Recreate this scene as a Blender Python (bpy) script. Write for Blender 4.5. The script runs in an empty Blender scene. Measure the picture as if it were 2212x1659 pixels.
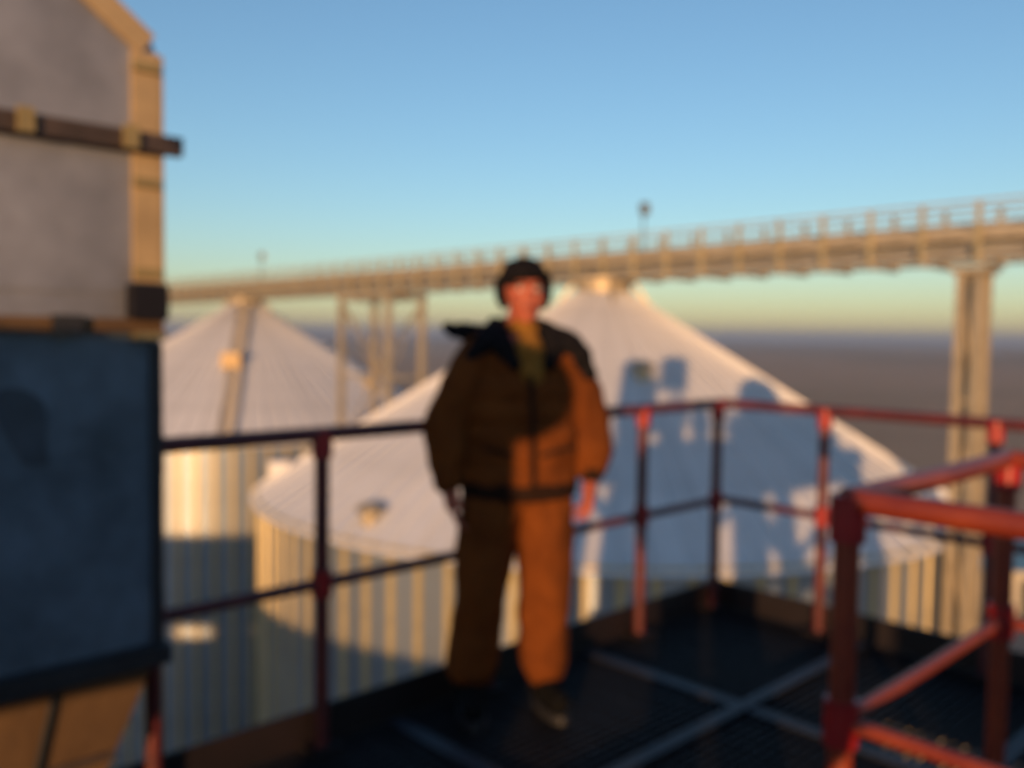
import bpy, math, random
from mathutils import Vector, Matrix, noise
random.seed(7)
R = math.radians
C = bpy.context.scene.collection
sc = bpy.context.scene

# ------------------------------------------------------------------ camera
H = 1.40                                   # lens height above the deck (deck top is z = 0)
cam_d = bpy.data.cameras.new('camera')
cam = bpy.data.objects.new('camera', cam_d); C.objects.link(cam)
cam_d.sensor_width = 36.0
cam_d.lens = 36.0 * 1915.0 / 2212.0
cam_d.clip_start = 0.05; cam_d.clip_end = 90000.0
cam.matrix_world = (Matrix.Translation((0, 0, H)) @ Matrix.Rotation(R(90 - 3.09), 4, 'X')
                    @ Matrix.Rotation(R(0.8), 4, 'Z'))
cam_d.dof.use_dof = True                   # the phone focused far too near: everything is soft
cam_d.dof.focus_distance = 0.25
cam_d.dof.aperture_fstop = 8.0
sc.camera = cam

# ------------------------------------------------------------------ sky, sun, exposure
SUN_EL, SUN_SX = R(4.6), 0.2126            # light travels (SUN_SX, 1, -tan(el))
SUN_AZ = math.atan2(-SUN_SX, -1.0)         # azimuth of the sun, x over y
world = bpy.data.worlds.new('World'); sc.world = world
world.use_nodes = True
wn = world.node_tree; wn.nodes.clear()
sky = wn.nodes.new('ShaderNodeTexSky'); sky.sky_type = 'NISHITA'
sky.sun_disc = False; sky.sun_elevation = SUN_EL
sky.sun_rotation = SUN_AZ % (2 * math.pi)
sky.altitude = 200; sky.air_density = 1.0; sky.dust_density = 0.15; sky.ozone_density = 2.7
bg = wn.nodes.new('ShaderNodeBackground'); bg.inputs['Strength'].default_value = 0.15
wo = wn.nodes.new('ShaderNodeOutputWorld')
tint = wn.nodes.new('ShaderNodeMix'); tint.data_type = 'RGBA'; tint.blend_type = 'MULTIPLY'; tint.inputs[0].default_value = 1.0
tint.inputs[7].default_value = (1.08, 1.03, 1.0, 1)          # the phone's white balance, the same over the whole sky
wn.links.new(sky.outputs[0], tint.inputs[6]); wn.links.new(tint.outputs[2], bg.inputs[0]); wn.links.new(bg.outputs[0], wo.inputs[0])
sun_d = bpy.data.lights.new('sun', 'SUN'); sun_d.energy = 3.7; sun_d.angle = R(0.5)
sun_d.color = (1.0, 0.56, 0.24)
sun = bpy.data.objects.new('sun', sun_d); C.objects.link(sun)
sun.rotation_euler = Vector((SUN_SX, 1.0, -math.tan(SUN_EL))).to_track_quat('-Z', 'Y').to_euler()
sun.location = (-20, -90, 40)
sc.view_settings.view_transform = 'Standard'; sc.view_settings.look = 'None'
sc.view_settings.gamma = 1.0; sc.view_settings.use_curve_mapping = False
sc.view_settings.exposure = 0.75
sc.cycles.use_denoising = True
sc.cycles.max_bounces = 6; sc.cycles.volume_bounces = 0

# ------------------------------------------------------------------ materials
def mat(name, base, rough=0.6, metal=0.0, var=0.25, scale=3.0, bump=0.0, bscale=40.0, second=None, objvar=0.0, spec=0.5,
        stretch=(1, 1, 1), thresh=None):
    m = bpy.data.materials.new(name); m.use_nodes = True
    t = m.node_tree; b = t.nodes['Principled BSDF']
    b.inputs['Roughness'].default_value = rough; b.inputs['Metallic'].default_value = metal
    b.inputs['Specular IOR Level'].default_value = spec
    tc = t.nodes.new('ShaderNodeTexCoord')
    mp = t.nodes.new('ShaderNodeMapping'); mp.inputs['Scale'].default_value = stretch
    t.links.new(tc.outputs['Object'], mp.inputs['Vector'])
    n = t.nodes.new('ShaderNodeTexNoise'); n.inputs['Scale'].default_value = scale
    n.inputs['Detail'].default_value = 6; n.inputs['Roughness'].default_value = 0.62
    t.links.new(mp.outputs[0], n.inputs['Vector'])
    r = t.nodes.new('ShaderNodeValToRGB')
    lo, hi = thresh or (0.32, 0.70)
    r.color_ramp.elements[0].position = lo; r.color_ramp.elements[1].position = hi
    c0 = second if second else tuple(c * (1 - var) for c in base)
    c1 = base if second else tuple(min(1, c * (1 + var)) for c in base)
    r.color_ramp.elements[0].color = (*c0, 1); r.color_ramp.elements[1].color = (*c1, 1)
    t.links.new(n.outputs['Fac'], r.inputs['Fac'])
    out = r.outputs['Color']
    if objvar:
        oi = t.nodes.new('ShaderNodeObjectInfo'); hs = t.nodes.new('ShaderNodeHueSaturation')
        mr = t.nodes.new('ShaderNodeMapRange')
        mr.inputs['To Min'].default_value = 1 - objvar; mr.inputs['To Max'].default_value = 1 + objvar
        t.links.new(oi.outputs['Random'], mr.inputs['Value'])
        t.links.new(mr.outputs[0], hs.inputs['Value']); t.links.new(out, hs.inputs['Color']); out = hs.outputs[0]
    t.links.new(out, b.inputs['Base Color'])
    if bump:
        n2 = t.nodes.new('ShaderNodeTexNoise'); n2.inputs['Scale'].default_value = bscale; n2.inputs['Detail'].default_value = 4
        t.links.new(mp.outputs[0], n2.inputs['Vector'])
        bp = t.nodes.new('ShaderNodeBump'); bp.inputs['Strength'].default_value = bump; bp.inputs['Distance'].default_value = 0.02
        t.links.new(n2.outputs['Fac'], bp.inputs['Height']); t.links.new(bp.outputs[0], b.inputs['Normal'])
    return m
M = {}
M['roof'] = mat('galvanised_roof', (0.59, 0.585, 0.60), 0.58, 0.10, 0.08, 0.7, 0.05, 9, objvar=0.05)
M['wall'] = mat('galvanised_wall', (0.21, 0.245, 0.295), 0.36, 0.45, 0.12, 0.5, objvar=0.05, stretch=(1, 1, 0.12))
M['stiff'] = mat('galvanised_stiffener', (0.47, 0.38, 0.21), 0.42, 0.4, 0.12, 1.5, objvar=0.08)
M['bridge'] = mat('galvanised_bridge', (0.41, 0.34, 0.24), 0.5, 0.35, 0.2, 2.0, objvar=0.08)
M['trough'] = mat('conveyor_trough_steel', (0.34, 0.33, 0.31), 0.5, 0.4, 0.2, 1.5)
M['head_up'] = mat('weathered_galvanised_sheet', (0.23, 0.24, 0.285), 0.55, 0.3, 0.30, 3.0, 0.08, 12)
M['head_low'] = mat('dark_blue_grey_sheet', (0.095, 0.132, 0.175), 0.6, 0.1, 0.45, 4.0, 0.08, 14)  # lower sheet, darker and bluer than the upper one
M['angle'] = mat('bright_galvanised_angle', (0.46, 0.32, 0.165), 0.5, 0.2, 0.15, 8.0)
M['brown_iron'] = mat('rust_brown_iron', (0.055, 0.038, 0.034), 0.7, 0.1, 0.4, 12.0, 0.15, 60)
M['slate'] = mat('dark_slate_stain', (0.050, 0.066, 0.088), 0.7, 0.0, 0.3, 10.0)
M['navy'] = mat('matt_navy_plastic', (0.010, 0.010, 0.016), 0.8, 0.0, 0.2, 10.0, spec=0.2)
M['black'] = mat('black_steel', (0.022, 0.022, 0.026), 0.55, 0.0, 0.3, 10.0)
M['yellow'] = mat('yellow_hardware_lit_lip', (0.33, 0.25, 0.11), 0.5, 0.3, 0.2, 15.0)  # also carries the sunlit gold of the flange lip
M['hopper'] = mat('rusty_brown_steel', (0.135, 0.075, 0.031), 0.75, 0.05, 0.35, 5.0, 0.2, 30, second=(0.085, 0.046, 0.02))
M['red'] = mat('lit_red_rail_paint', (0.28, 0.050, 0.019), 0.42, 0.0, 0.3, 9.0, 0.1, 80, second=(0.16, 0.022, 0.014))  # rail red in its sunlit tone, for the inner railing
M['shaded_red'] = mat('shaded_red_rail_paint', (0.155, 0.024, 0.023), 0.5, 0.0, 0.3, 9.0, 0.1, 80, second=(0.06, 0.014, 0.017))  # same rail red with shade put into the colour, for the outer railing
M['red_fit'] = mat('bright_red_fitting', (0.30, 0.015, 0.018), 0.38, 0.0, 0.2, 14.0)
M['toe'] = mat('shade_dark_toe_board', (0.009, 0.0045, 0.0055), 0.6, 0.0, 0.35, 6.0)  # near black: shade along the deck edge is put into the colour
M['deck'] = mat('dark_deck_grating', (0.014, 0.014, 0.018), 0.6, 0.1, 0.4, 6.0, objvar=0.2)
M['seam'] = mat('galvanised_seam_bar', (0.022, 0.025, 0.036), 0.55, 0.2, 0.3, 7.0)
M['frame'] = mat('tower_steel', (0.030, 0.014, 0.013), 0.7, 0.1, 0.3, 2.0)  # base darkened so the edge channel looks shaded
M['concrete'] = mat('weathered_concrete', (0.36, 0.33, 0.29), 0.9, 0.0, 0.2, 0.15, 0.1, 3)
M['blue'] = mat('shaded_blue_roof', (0.10, 0.24, 0.38), 0.5, 0.1, 0.2, 0.5)  # blue of a metal roof in shade, put into the base colour
M['cream'] = mat('cream_shed_wall', (0.45, 0.40, 0.32), 0.7, 0.0, 0.15, 0.4)
M['lampgrey'] = mat('lamp_grey', (0.06, 0.065, 0.06), 0.6, 0.2, 0.2, 5)
M['lens'] = mat('lamp_lens', (0.2, 0.2, 0.19), 0.25, 0.0, 0.05, 5)
M['skin'] = mat('skin', (0.42, 0.105, 0.060), 0.5, 0.0, 0.12, 14.0, 0.05, 200)
M['duck'] = mat('brown_duck_canvas', (0.185, 0.054, 0.012), 0.95, 0.0, 0.22, 7.0, 0.25, 260, second=(0.115, 0.033, 0.009), spec=0.06)
M['hem'] = mat('dark_rib_knit', (0.024, 0.012, 0.008), 0.95, 0.0, 0.3, 40.0, 0.3, 300, spec=0.1)
M['fleece'] = mat('black_fleece', (0.012, 0.011, 0.013), 1.0, 0.0, 0.4, 30.0, 0.4, 160, spec=0.05)
M['shirt'] = mat('mustard_shirt', (0.25, 0.115, 0.022), 0.9, 0.0, 0.15, 20.0, 0.2, 200, spec=0.1)
M['leather'] = mat('black_boot_leather', (0.007, 0.007, 0.007), 0.95, 0.0, 0.3, 18.0, 0.1, 90, spec=0.08)
M['eye'] = mat('eye_white', (0.7, 0.66, 0.62), 0.2, 0.0, 0.02)
M['iris'] = mat('iris', (0.04, 0.025, 0.015), 0.2, 0.0, 0.02)
M['lip'] = mat('lip', (0.24, 0.06, 0.045), 0.4, 0.0, 0.08)
M['brow'] = mat('brow_hair', (0.03, 0.02, 0.014), 0.8, 0.0, 0.2)
M['metalbtn'] = mat('brass_zip', (0.22, 0.17, 0.09), 0.4, 0.7, 0.1)

# ------------------------------------------------------------------ helpers
def tag(o, label, cat, group=None, kind=None):
    if label: o['label'] = label
    if cat: o['category'] = cat
    if group: o['group'] = group
    if kind: o['kind'] = kind
    return o
def thing(name, label, cat, loc=(0, 0, 0), rz=0.0, group=None):
    o = bpy.data.objects.new(name, None); C.objects.link(o)
    o.location = loc; o.rotation_euler = (0, 0, rz); o.empty_display_size = 0.2
    return tag(o, label, cat, group)
def place(name, mesh, parent, loc=(0, 0, 0), rot=(0, 0, 0)):
    o = bpy.data.objects.new(name, mesh); C.objects.link(o)
    o.parent = parent; o.location = loc; o.rotation_euler = rot
    return o
class MB:
    def __init__(s, off=(0, 0, 0)): s.v = []; s.f = []; s.off = Vector(off)
    def add(s, vs, fs):
        k = len(s.v); s.v += [Vector(p) - s.off for p in vs]; s.f += [tuple(i + k for i in f) for f in fs]; return s
    def box(s, c, size, X=(1, 0, 0), Y=(0, 1, 0), Z=(0, 0, 1)):
        c = Vector(c); X = Vector(X).normalized() * size[0] / 2; Y = Vector(Y).normalized() * size[1] / 2; Z = Vector(Z).normalized() * size[2] / 2
        vs = [c + X * a + Y * b + Z * d for d in (-1, 1) for b in (-1, 1) for a in (-1, 1)]
        return s.add(vs, [(0, 2, 3, 1), (4, 5, 7, 6), (0, 1, 5, 4), (2, 6, 7, 3), (0, 4, 6, 2), (1, 3, 7, 5)])
    def bar(s, p, q, w, h, up=(0, 0, 1)):
        p = Vector(p); q = Vector(q); d = (q - p); L = d.length; d.normalize()
        u = Vector(up)
        if abs(d.dot(u)) > 0.95: u = Vector((0, 1, 0)) if abs(d.y) < 0.9 else Vector((1, 0, 0))
        x = d.cross(u).normalized(); z = x.cross(d).normalized()
        return s.box((p + q) / 2, (w, L, h), x, d, z)
    def tube(s, pts, r, n=12, cap=True):
        pts = [Vector(p) for p in pts]; rs = r if isinstance(r, (list, tuple)) else [r] * len(pts)
        rings = []; ref = None
        for i, p in enumerate(pts):
            d = (pts[min(i + 1, len(pts) - 1)] - pts[max(i - 1, 0)]).normalized()
            if ref is None: ref = Vector((0, 0, 1)) if abs(d.z) < 0.9 else Vector((1, 0, 0))
            x = d.cross(ref).normalized(); y = x.cross(d).normalized(); ref = y
            rings.append([p + (x * math.cos(t) + y * math.sin(t)) * rs[i] for t in [2 * math.pi * k / n for k in range(n)]])
        vs = [q for ring in rings for q in ring]; fs = []
        for i in range(len(pts) - 1):
            for k in range(n):
                a = i * n + k; b = i * n + (k + 1) % n; fs.append((a, b, b + n, a + n))
        if cap: fs += [tuple(range(n))[::-1], tuple((len(pts) - 1) * n + k for k in range(n))]
        return s.add(vs, fs)
    def lathe(s, c, prof, n=32):
        c = Vector(c); vs = []; fs = []
        for r, z in prof: vs += [c + Vector((r * math.cos(2 * math.pi * k / n), r * math.sin(2 * math.pi * k / n), z)) for k in range(n)]
        for i in range(len(prof) - 1):
            for k in range(n):
                a = i * n + k; b = i * n + (k + 1) % n; fs.append((a, b, b + n, a + n))
        if prof[0][0] > 1e-4: fs.append(tuple(range(n))[::-1])
        if prof[-1][0] > 1e-4: fs.append(tuple((len(prof) - 1) * n + k for k in range(n)))
        return s.add(vs, fs)
    def prism(s, poly, d):
        d = Vector(d); n = len(poly); vs = [Vector(p) for p in poly] + [Vector(p) + d for p in poly]
        return s.add(vs, [tuple(range(n)), tuple(range(2 * n - 1, n - 1, -1))] + [(i, n + i, n + (i + 1) % n, (i + 1) % n) for i in range(n)])
    def mesh(s, name, m, smooth=False, bevel=0.0):
        me = bpy.data.meshes.new(name); me.from_pydata([tuple(p) for p in s.v], [], s.f); me.validate()
        import bmesh
        b = bmesh.new(); b.from_mesh(me); bmesh.ops.recalc_face_normals(b, faces=b.faces)
        if bevel: bmesh.ops.bevel(b, geom=list(b.edges), offset=bevel, segments=2, affect='EDGES', clamp_overlap=True)
        b.to_mesh(me); b.free()
        me.materials.append(M[m] if isinstance(m, str) else m)
        if smooth:
            for p in me.polygons: p.use_smooth = True
            try: me.set_sharp_from_angle(angle=R(40))
            except Exception: pass
        return me
    def build(s, name, m, parent=None, smooth=False, bevel=0.0):
        o = bpy.data.objects.new(name, s.mesh(name, m, smooth, bevel)); C.objects.link(o)
        if parent: o.parent = parent
        return o
def copy_tree(o, parent=None):
    c = o.copy(); C.objects.link(c); c.parent = parent
    for ch in list(o.children): copy_tree(ch, c)
    return c

GZ = -24.0                                  # ground level of the yard
# platform frame: corner post, u runs along the left rail (away from the camera), r along the right rail
PC = Vector((1.09, 4.63, 0)); U = Vector((0.72, 0.694, 0)); W = Vector((0.694, -0.72, 0)); UZ = Vector((0, 0, 1))
def P(u, r, z=0.0): return PC + U * u + W * r + UZ * z
ANG = math.atan2(U.y, U.x)

# ================================================================== the land
def land_material():
    m = bpy.data.materials.new('stubble_fields'); m.use_nodes = True; t = m.node_tree; b = t.nodes['Principled BSDF']
    b.inputs['Roughness'].default_value = 1.0; b.inputs['Specular IOR Level'].default_value = 0.05
    tc = t.nodes.new('ShaderNodeTexCoord')
    v = t.nodes.new('ShaderNodeTexVoronoi'); v.inputs['Scale'].default_value = 0.0016; v.distance = 'CHEBYCHEV'
    t.links.new(tc.outputs['Object'], v.inputs['Vector'])
    n = t.nodes.new('ShaderNodeTexNoise'); n.inputs['Scale'].default_value = 0.02; n.inputs['Detail'].default_value = 9
    t.links.new(tc.outputs['Object'], n.inputs['Vector'])
    n3 = t.nodes.new('ShaderNodeTexNoise'); n3.inputs['Scale'].default_value = 0.0009; n3.inputs['Detail'].default_value = 4
    t.links.new(tc.outputs['Object'], n3.inputs['Vector'])
    sep = t.nodes.new('ShaderNodeSeparateColor'); t.links.new(v.outputs['Color'], sep.inputs[0])
    r = t.nodes.new('ShaderNodeValToRGB'); e = r.color_ramp.elements
    e[0].position = 0.0; e[0].color = (0.42, 0.27, 0.16, 1); e[1].position = 1.0; e[1].color = (0.78, 0.53, 0.35, 1)
    k = e.new(0.4); k.color = (0.64, 0.40, 0.25, 1); k = e.new(0.7); k.color = (0.52, 0.33, 0.20, 1)
    t.links.new(sep.outputs[0], r.inputs[0])
    mx = t.nodes.new('ShaderNodeMix'); mx.data_type = 'RGBA'; mx.blend_type = 'MULTIPLY'; mx.inputs[0].default_value = 0.7
    r2 = t.nodes.new('ShaderNodeValToRGB'); r2.color_ramp.elements[0].position = 0.25; r2.color_ramp.elements[1].position = 0.75
    r2.color_ramp.elements[0].color = (0.6, 0.57, 0.55, 1); r2.color_ramp.elements[1].color = (1.2, 1.1, 1.05, 1)
    mth = t.nodes.new('ShaderNodeMath'); mth.operation = 'ADD'; mh = t.nodes.new('ShaderNodeMath'); mh.operation = 'MULTIPLY'; mh.inputs[1].default_value = 0.5
    t.links.new(n.outputs['Fac'], mth.inputs[0]); t.links.new(n3.outputs['Fac'], mth.inputs[1]); t.links.new(mth.outputs[0], mh.inputs[0])
    t.links.new(mh.outputs[0], r2.inputs[0])
    t.links.new(r.outputs[0], mx.inputs[6]); t.links.new(r2.outputs[0], mx.inputs[7]); t.links.new(mx.outputs[2], b.inputs['Base Color'])
    n4 = t.nodes.new('ShaderNodeTexNoise'); n4.inputs['Scale'].default_value = 0.7; n4.inputs['Detail'].default_value = 3
    t.links.new(tc.outputs['Object'], n4.inputs['Vector'])
    bp = t.nodes.new('ShaderNodeBump'); bp.inputs['Strength'].default_value = 1.0; bp.inputs['Distance'].default_value = 0.7
    t.links.new(n4.outputs['Fac'], bp.inputs['Height']); t.links.new(bp.outputs[0], b.inputs['Normal'])
    return m
M['land'] = land_material()
g = MB(); Lr = 26000
g.add([(-Lr, -Lr, GZ), (Lr, -Lr, GZ), (Lr, Lr, GZ), (-Lr, Lr, GZ)], [(0, 1, 2, 3)])
tag(g.build('ground', 'land'), None, None, kind='structure')
M['yard'] = mat('gravel_yard', (0.20, 0.165, 0.13), 0.95, 0.0, 0.3, 0.35, 0.3, 2.0)
g = MB(); n = 40
ring = [(8 + 78 * math.cos(2 * math.pi * i / n) * (1 + 0.06 * math.sin(5 * i)), 32 + 88 * math.sin(2 * math.pi * i / n) * (1 + 0.05 * math.cos(3 * i)), GZ + 0.01) for i in range(n)]
g.add(ring, [tuple(range(n))])
tag(g.build('yard', 'yard'), None, None, kind='structure')
# low hills along the skyline: a ridge mesh with real depth
M['hill'] = mat('far_hill_scrub', (0.15, 0.12, 0.10), 1.0, 0.0, 0.3, 0.002)
def ridge(dist, a0, a1, hmax, seed, depth):
    g = MB(); n = 160; rows = 7
    for j in range(rows):
        f = j / (rows - 1)
        for i in range(n + 1):
            a = R(a0 + (a1 - a0) * i / n); d = dist + depth * (f - 0.5)
            e = min(1.0, min(i, n - i) / 14.0)
            h = hmax * math.sin(math.pi * f) * e * (0.35 + 0.65 * abs(noise.noise((a * 6, seed, f * 0.7))) * 1.6 + 0.12 * noise.noise((a * 40, seed, f * 3)))
            g.v.append(Vector((d * math.sin(a), d * math.cos(a), GZ - 1.0 + max(0, h))))
    for j in range(rows - 1):
        for i in range(n):
            a = j * (n + 1) + i; g.f.append((a, a + 1, a + n + 2, a + n + 1))
    return g
tag(ridge(11000, -62, 8, 85, 3.1, 3500).build('hills', 'hill', smooth=True), None, None, kind='structure')
tag(ridge(14000, -10, 70, 55, 9.7, 3500).build('hills', 'hill', smooth=True), None, None, kind='structure')

# ================================================================== grain silos
SR, EAVE, NP = 13.7, -4.6, 90
SLOPE = math.atan2(8.49, 13.7)
RING_H = 1.14
def wall_ring_mesh():
    g = MB(); n = 192; rows = 40
    for j in range(rows + 1):
        z = RING_H * j / rows; rr = SR + 0.006 * math.cos(2 * math.pi * j / 4) + 0.005 * (1 - j / rows)
        for k in range(n):
            t = 2 * math.pi * k / n; g.v.append(Vector((rr * math.cos(t), rr * math.sin(t), z)))
    for j in range(rows):
        for k in range(n):
            a = j * n + k; b = j * n + (k + 1) % n; g.f.append((a, b, b + n, a + n))
    return g.mesh('wall_ring', 'wall', smooth=True)
RINGM = wall_ring_mesh()
for p in RINGM.polygons: p.use_smooth = True
def roof_panel_mesh():
    g = MB(); half = math.pi / NP; r0, r1 = 0.95, SR + 0.32
    def zr(r): return (SR - r) * math.tan(SLOPE)
    cols = []
    for r, rows in ((r0, 0), (r1, 1)):
        w = r * math.tan(half); rib = min(0.055, w * 0.35)
        pr = [(-w, 0.0), (w - 2 * rib, 0.0), (w - 1.7 * rib, 0.075), (w - 0.6 * rib, 0.075), (w - 0.3 * rib, 0.0), (w, 0.0)]
        cols.append([(r, y, zr(r) + h) for y, h in pr])
    vs = cols[0] + cols[1]; n = 6
    fs = [(i, i + 1, i + 1 + n, i + n) for i in range(n - 1)]
    low = [(x, y, z - 0.03) for x, y, z in (cols[1][0], cols[1][5])]
    vs += low; fs.append((n + 0, n + 1, n + 2, n + 3, n + 4, n + 5, 2 * n + 1, 2 * n))
    g.add(vs, fs)
    return g.mesh('roof_panel', 'roof')
ROOFM = roof_panel_mesh()
g = MB(); hgt = EAVE - GZ
g.add([(0, -0.13, 0), (0.085, -0.085, 0), (0.085, 0.085, 0), (0, 0.13, 0), (0, -0.13, hgt - 0.1), (0.085, -0.085, hgt - 0.1), (0.085, 0.085, hgt - 0.1), (0, 0.13, hgt - 0.1)],
      [(0, 1, 5, 4), (1, 2, 6, 5), (2, 3, 7, 6), (4, 5, 6, 7)])
STIFFM = g.mesh('stiffener', 'stiff')
def vent_mesh():
    return MB().lathe((0, 0, 0), [(0.26, -0.25), (0.26, 0.32), (0.44, 0.30), (0.46, 0.38), (0.30, 0.52), (0.0, 0.58)], 20).mesh('roof_vent', 'bridge', smooth=True)
VENTM = vent_mesh()
def silo(label, cx, cy, rz0, vents):
    t = thing('grain_silo', label, 'silo', (cx, cy, GZ), 0, 'grain silos under the conveyor bridge')
    nr = 17; zb = EAVE - GZ - nr * RING_H
    if zb > 0.02: MB().lathe((0, 0, -0.3), [(SR + 0.5, 0), (SR + 0.5, 0.3 + zb - 0.002), (SR - 0.2, 0.3 + zb - 0.001)], 96).build('foundation', 'concrete', t)
    for i in range(nr): place('wall_ring', RINGM, t, (0, 0, zb + i * RING_H), (0, 0, 0))
    for k in range(NP):
        a = 2 * math.pi * (k + 0.5) / NP + rz0
        place('stiffener', STIFFM, t, (SR * math.cos(a), SR * math.sin(a), 0.05), (0, 0, a))
    rf = MB().lathe((0, 0, EAVE - GZ), [(SR + 0.05, -0.16), (SR + 0.16, -0.16), (SR + 0.16, -0.02), (SR + 0.05, -0.02)], 128).build('eave_ring', 'stiff', t)
    roof = MB().lathe((0, 0, EAVE - GZ), [(1.15, (SR - 1.15) * math.tan(SLOPE) + 0.05), (1.15, (SR - 1.15) * math.tan(SLOPE) + 0.45), (1.32, (SR - 1.15) * math.tan(SLOPE) + 0.45),
                                         (1.34, (SR - 1.15) * math.tan(SLOPE) + 0.62), (0.55, (SR - 1.15) * math.tan(SLOPE) + 0.82)], 40).build('roof_collar', 'bridge', t, smooth=True)
    for k in range(NP):
        o = place('roof_panel', ROOFM, t, (0, 0, EAVE - GZ + random.uniform(0, 0.006)), (0, random.uniform(-0.0006, 0.0006), 2 * math.pi * k / NP + rz0))
    for (x, y) in vents:                      # local plan positions
        r = math.hypot(x, y); z = EAVE - GZ + (SR - r) * math.tan(SLOPE)
        place('roof_vent', VENTM, t, (x, y, z), (0, 0, 0))
    return t
def ray_cone(u, v, cx, cy):
    """plan position on a silo roof that a direction of view meets"""
    x = (u - 1106) / 1915; y = -(v - 829.5) / 1915
    d = (cam.matrix_world.to_3x3() @ Vector((x, y, -1))).normalized()
    o = Vector((0, 0, H)); s = 10.0
    while s < 120:
        p = o + d * s; r = math.hypot(p.x - cx, p.y - cy)
        if r < SR and p.z < EAVE + (SR - r) * math.tan(SLOPE): return (p.x - cx, p.y - cy)
        s += 0.02
    return None
NX, NY, LX, LY = 3.73, 36.8, -18.3, 61.0
nv = [q for q in (ray_cone(800, 1125, NX, NY), ray_cone(1388, 815, NX, NY)) if q]
for a in (40, 75, 110, 150): nv.append((9.5 * math.cos(R(a)), 9.5 * math.sin(R(a))))
near = silo('large galvanised grain silo with conical roof directly behind the standing person', NX, NY, 0.012, nv)
lv = [(9.5 * math.cos(R(a)), 9.5 * math.sin(R(a))) for a in (-20, 20, 60, 110, 160)]
left = silo('farther grain silo with a roof ladder, beside the tall metal housing', LX, LY, 0.03, lv)
def zroof(r): return EAVE - GZ + (SR - r) * math.tan(SLOPE)
# roof ladder and hatch on the left silo (towards the camera)
qe = ray_cone(492, 925, LX, LY); a = math.atan2(qe[1], qe[0])
dr = Vector((math.cos(a), math.sin(a), 0)); dt = Vector((-dr.y, dr.x, 0))
g = MB()
for s in (-0.36, 0.36):
    g.bar(dr * 1.6 + dt * s + UZ * (zroof(1.6) + 0.28), dr * 13.7 + dt * s + UZ * (zroof(13.7) + 0.28), 0.10, 0.18)
for i in range(46):
    r = 1.8 + i * 0.26; g.bar(dr * r - dt * 0.36 + UZ * (zroof(r) + 0.28), dr * r + dt * 0.36 + UZ * (zroof(r) + 0.28), 0.12, 0.04)
for i in range(8):
    r = 1.8 + i * 1.65
    for s in (-0.36, 0.36): g.bar(dr * r + dt * s + UZ * (zroof(r)), dr * r + dt * s + UZ * (zroof(r) + 0.25), 0.06, 0.06)
g.build('roof_ladder', 'bridge', left)
g = MB(); qh = ray_cone(500, 792, LX, LY); RH = math.hypot(*qh); q = Vector((qh[0], qh[1], 0))
g.box(q + UZ * (zroof(RH) + 0.35), (1.0, 1.1, 0.9), dr, dt); hb = g.build('roof_hatch', 'angle', left)
g = MB(); g.box(q + UZ * (zroof(RH) + 0.84), (1.15, 1.25, 0.06), dr, dt); g.build('hatch_lid', 'bridge', hb)
# eave hatch on the near silo
q2 = ray_cone(606, 1022, NX, NY)
if q2:
    r = math.hypot(*q2); d2 = Vector((q2[0] / r, q2[1] / r, 0)); t2 = Vector((-d2.y, d2.x, 0))
    g = MB(); g.box(d2 * r + UZ * (zroof(r) + 0.2), (0.8, 0.8, 0.5), d2, t2); hb = g.build('roof_hatch', 'roof', near)
    g = MB(); g.box(d2 * r + UZ * (zroof(r) + 0.47), (0.9, 0.9, 0.05), d2, t2); g.build('hatch_lid', 'roof', hb)

# ================================================================== conveyor bridge
BD = Vector((NX - LX, NY - LY, 0)).normalized(); BN = Vector((BD.y, -BD.x, 0))
if BN.y > 0: BN = -BN                       # BN points to the camera side
BO = Vector((NX, NY, 0))
def B(s, n, z): return BO + BD * s + BN * n + UZ * z
S0, S1, DS, HW = -52.0, 26.0, 1.575, 0.75
ZB, ZD, ZT = 3.72, 4.50, 5.44
br = thing('conveyor_bridge', 'long galvanised conveyor bridge with railings running over the silo tops', 'conveyor bridge', B(0, 0, ZB))
off = br.location
for z, w, h, nm in ((ZB + 0.05, 0.10, 0.10, 'bottom_chord'), (ZD - 0.07, 0.07, 0.20, 'deck_beam'), (ZD + 0.47, 0.05, 0.05, 'middle_rail'), (ZT - 0.03, 0.06, 0.06, 'top_rail')):
    for sd in (-1, 1): MB(off).bar(B(S0, sd * HW, z), B(S1, sd * HW, z), w, h).build(nm, 'bridge', br)
MB(off).bar(B(S0, 0, ZD + 0.03), B(S1, 0, ZD + 0.03), 2 * HW - 0.08, 0.04).build('walkway_deck', 'trough', br)
MB(off).bar(B(S0, -0.33, ZD + 0.21), B(S1, -0.33, ZD + 0.21), 0.5, 0.32).build('conveyor_trough', 'trough', br)
MB(off).bar(B(S0, 0.0, ZB + 0.36), B(S1, 0.0, ZB + 0.36), 0.62, 0.36).build('return_trough', 'trough', br)
MB(off).bar(B(S0, HW - 0.10, ZD + 0.11), B(S1, HW - 0.10, ZD + 0.11), 0.02, 0.12).build('kick_plate', 'bridge', br)
pm = MB().box((0, 0, (ZT - ZB) / 2 - 0.03), (0.15, 0.07, ZT - ZB - 0.06)).mesh('post', 'stiff')
dg = {sd: MB().bar((0.05, 0, 0.12), (DS - 0.05, 0, ZD - ZB - 0.2), 0.05, 0.06).mesh('diagonal', 'bridge') for sd in (1,)}[1]
cb = MB().box((0, 0, 0), (0.08, 2 * HW + 0.25, 0.12)).mesh('cross_beam', 'bridge')
ang = math.atan2(BD.y, BD.x)
ns = int((S1 - S0) / DS)
base_s = 5.40 - 37 * DS + DS
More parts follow.
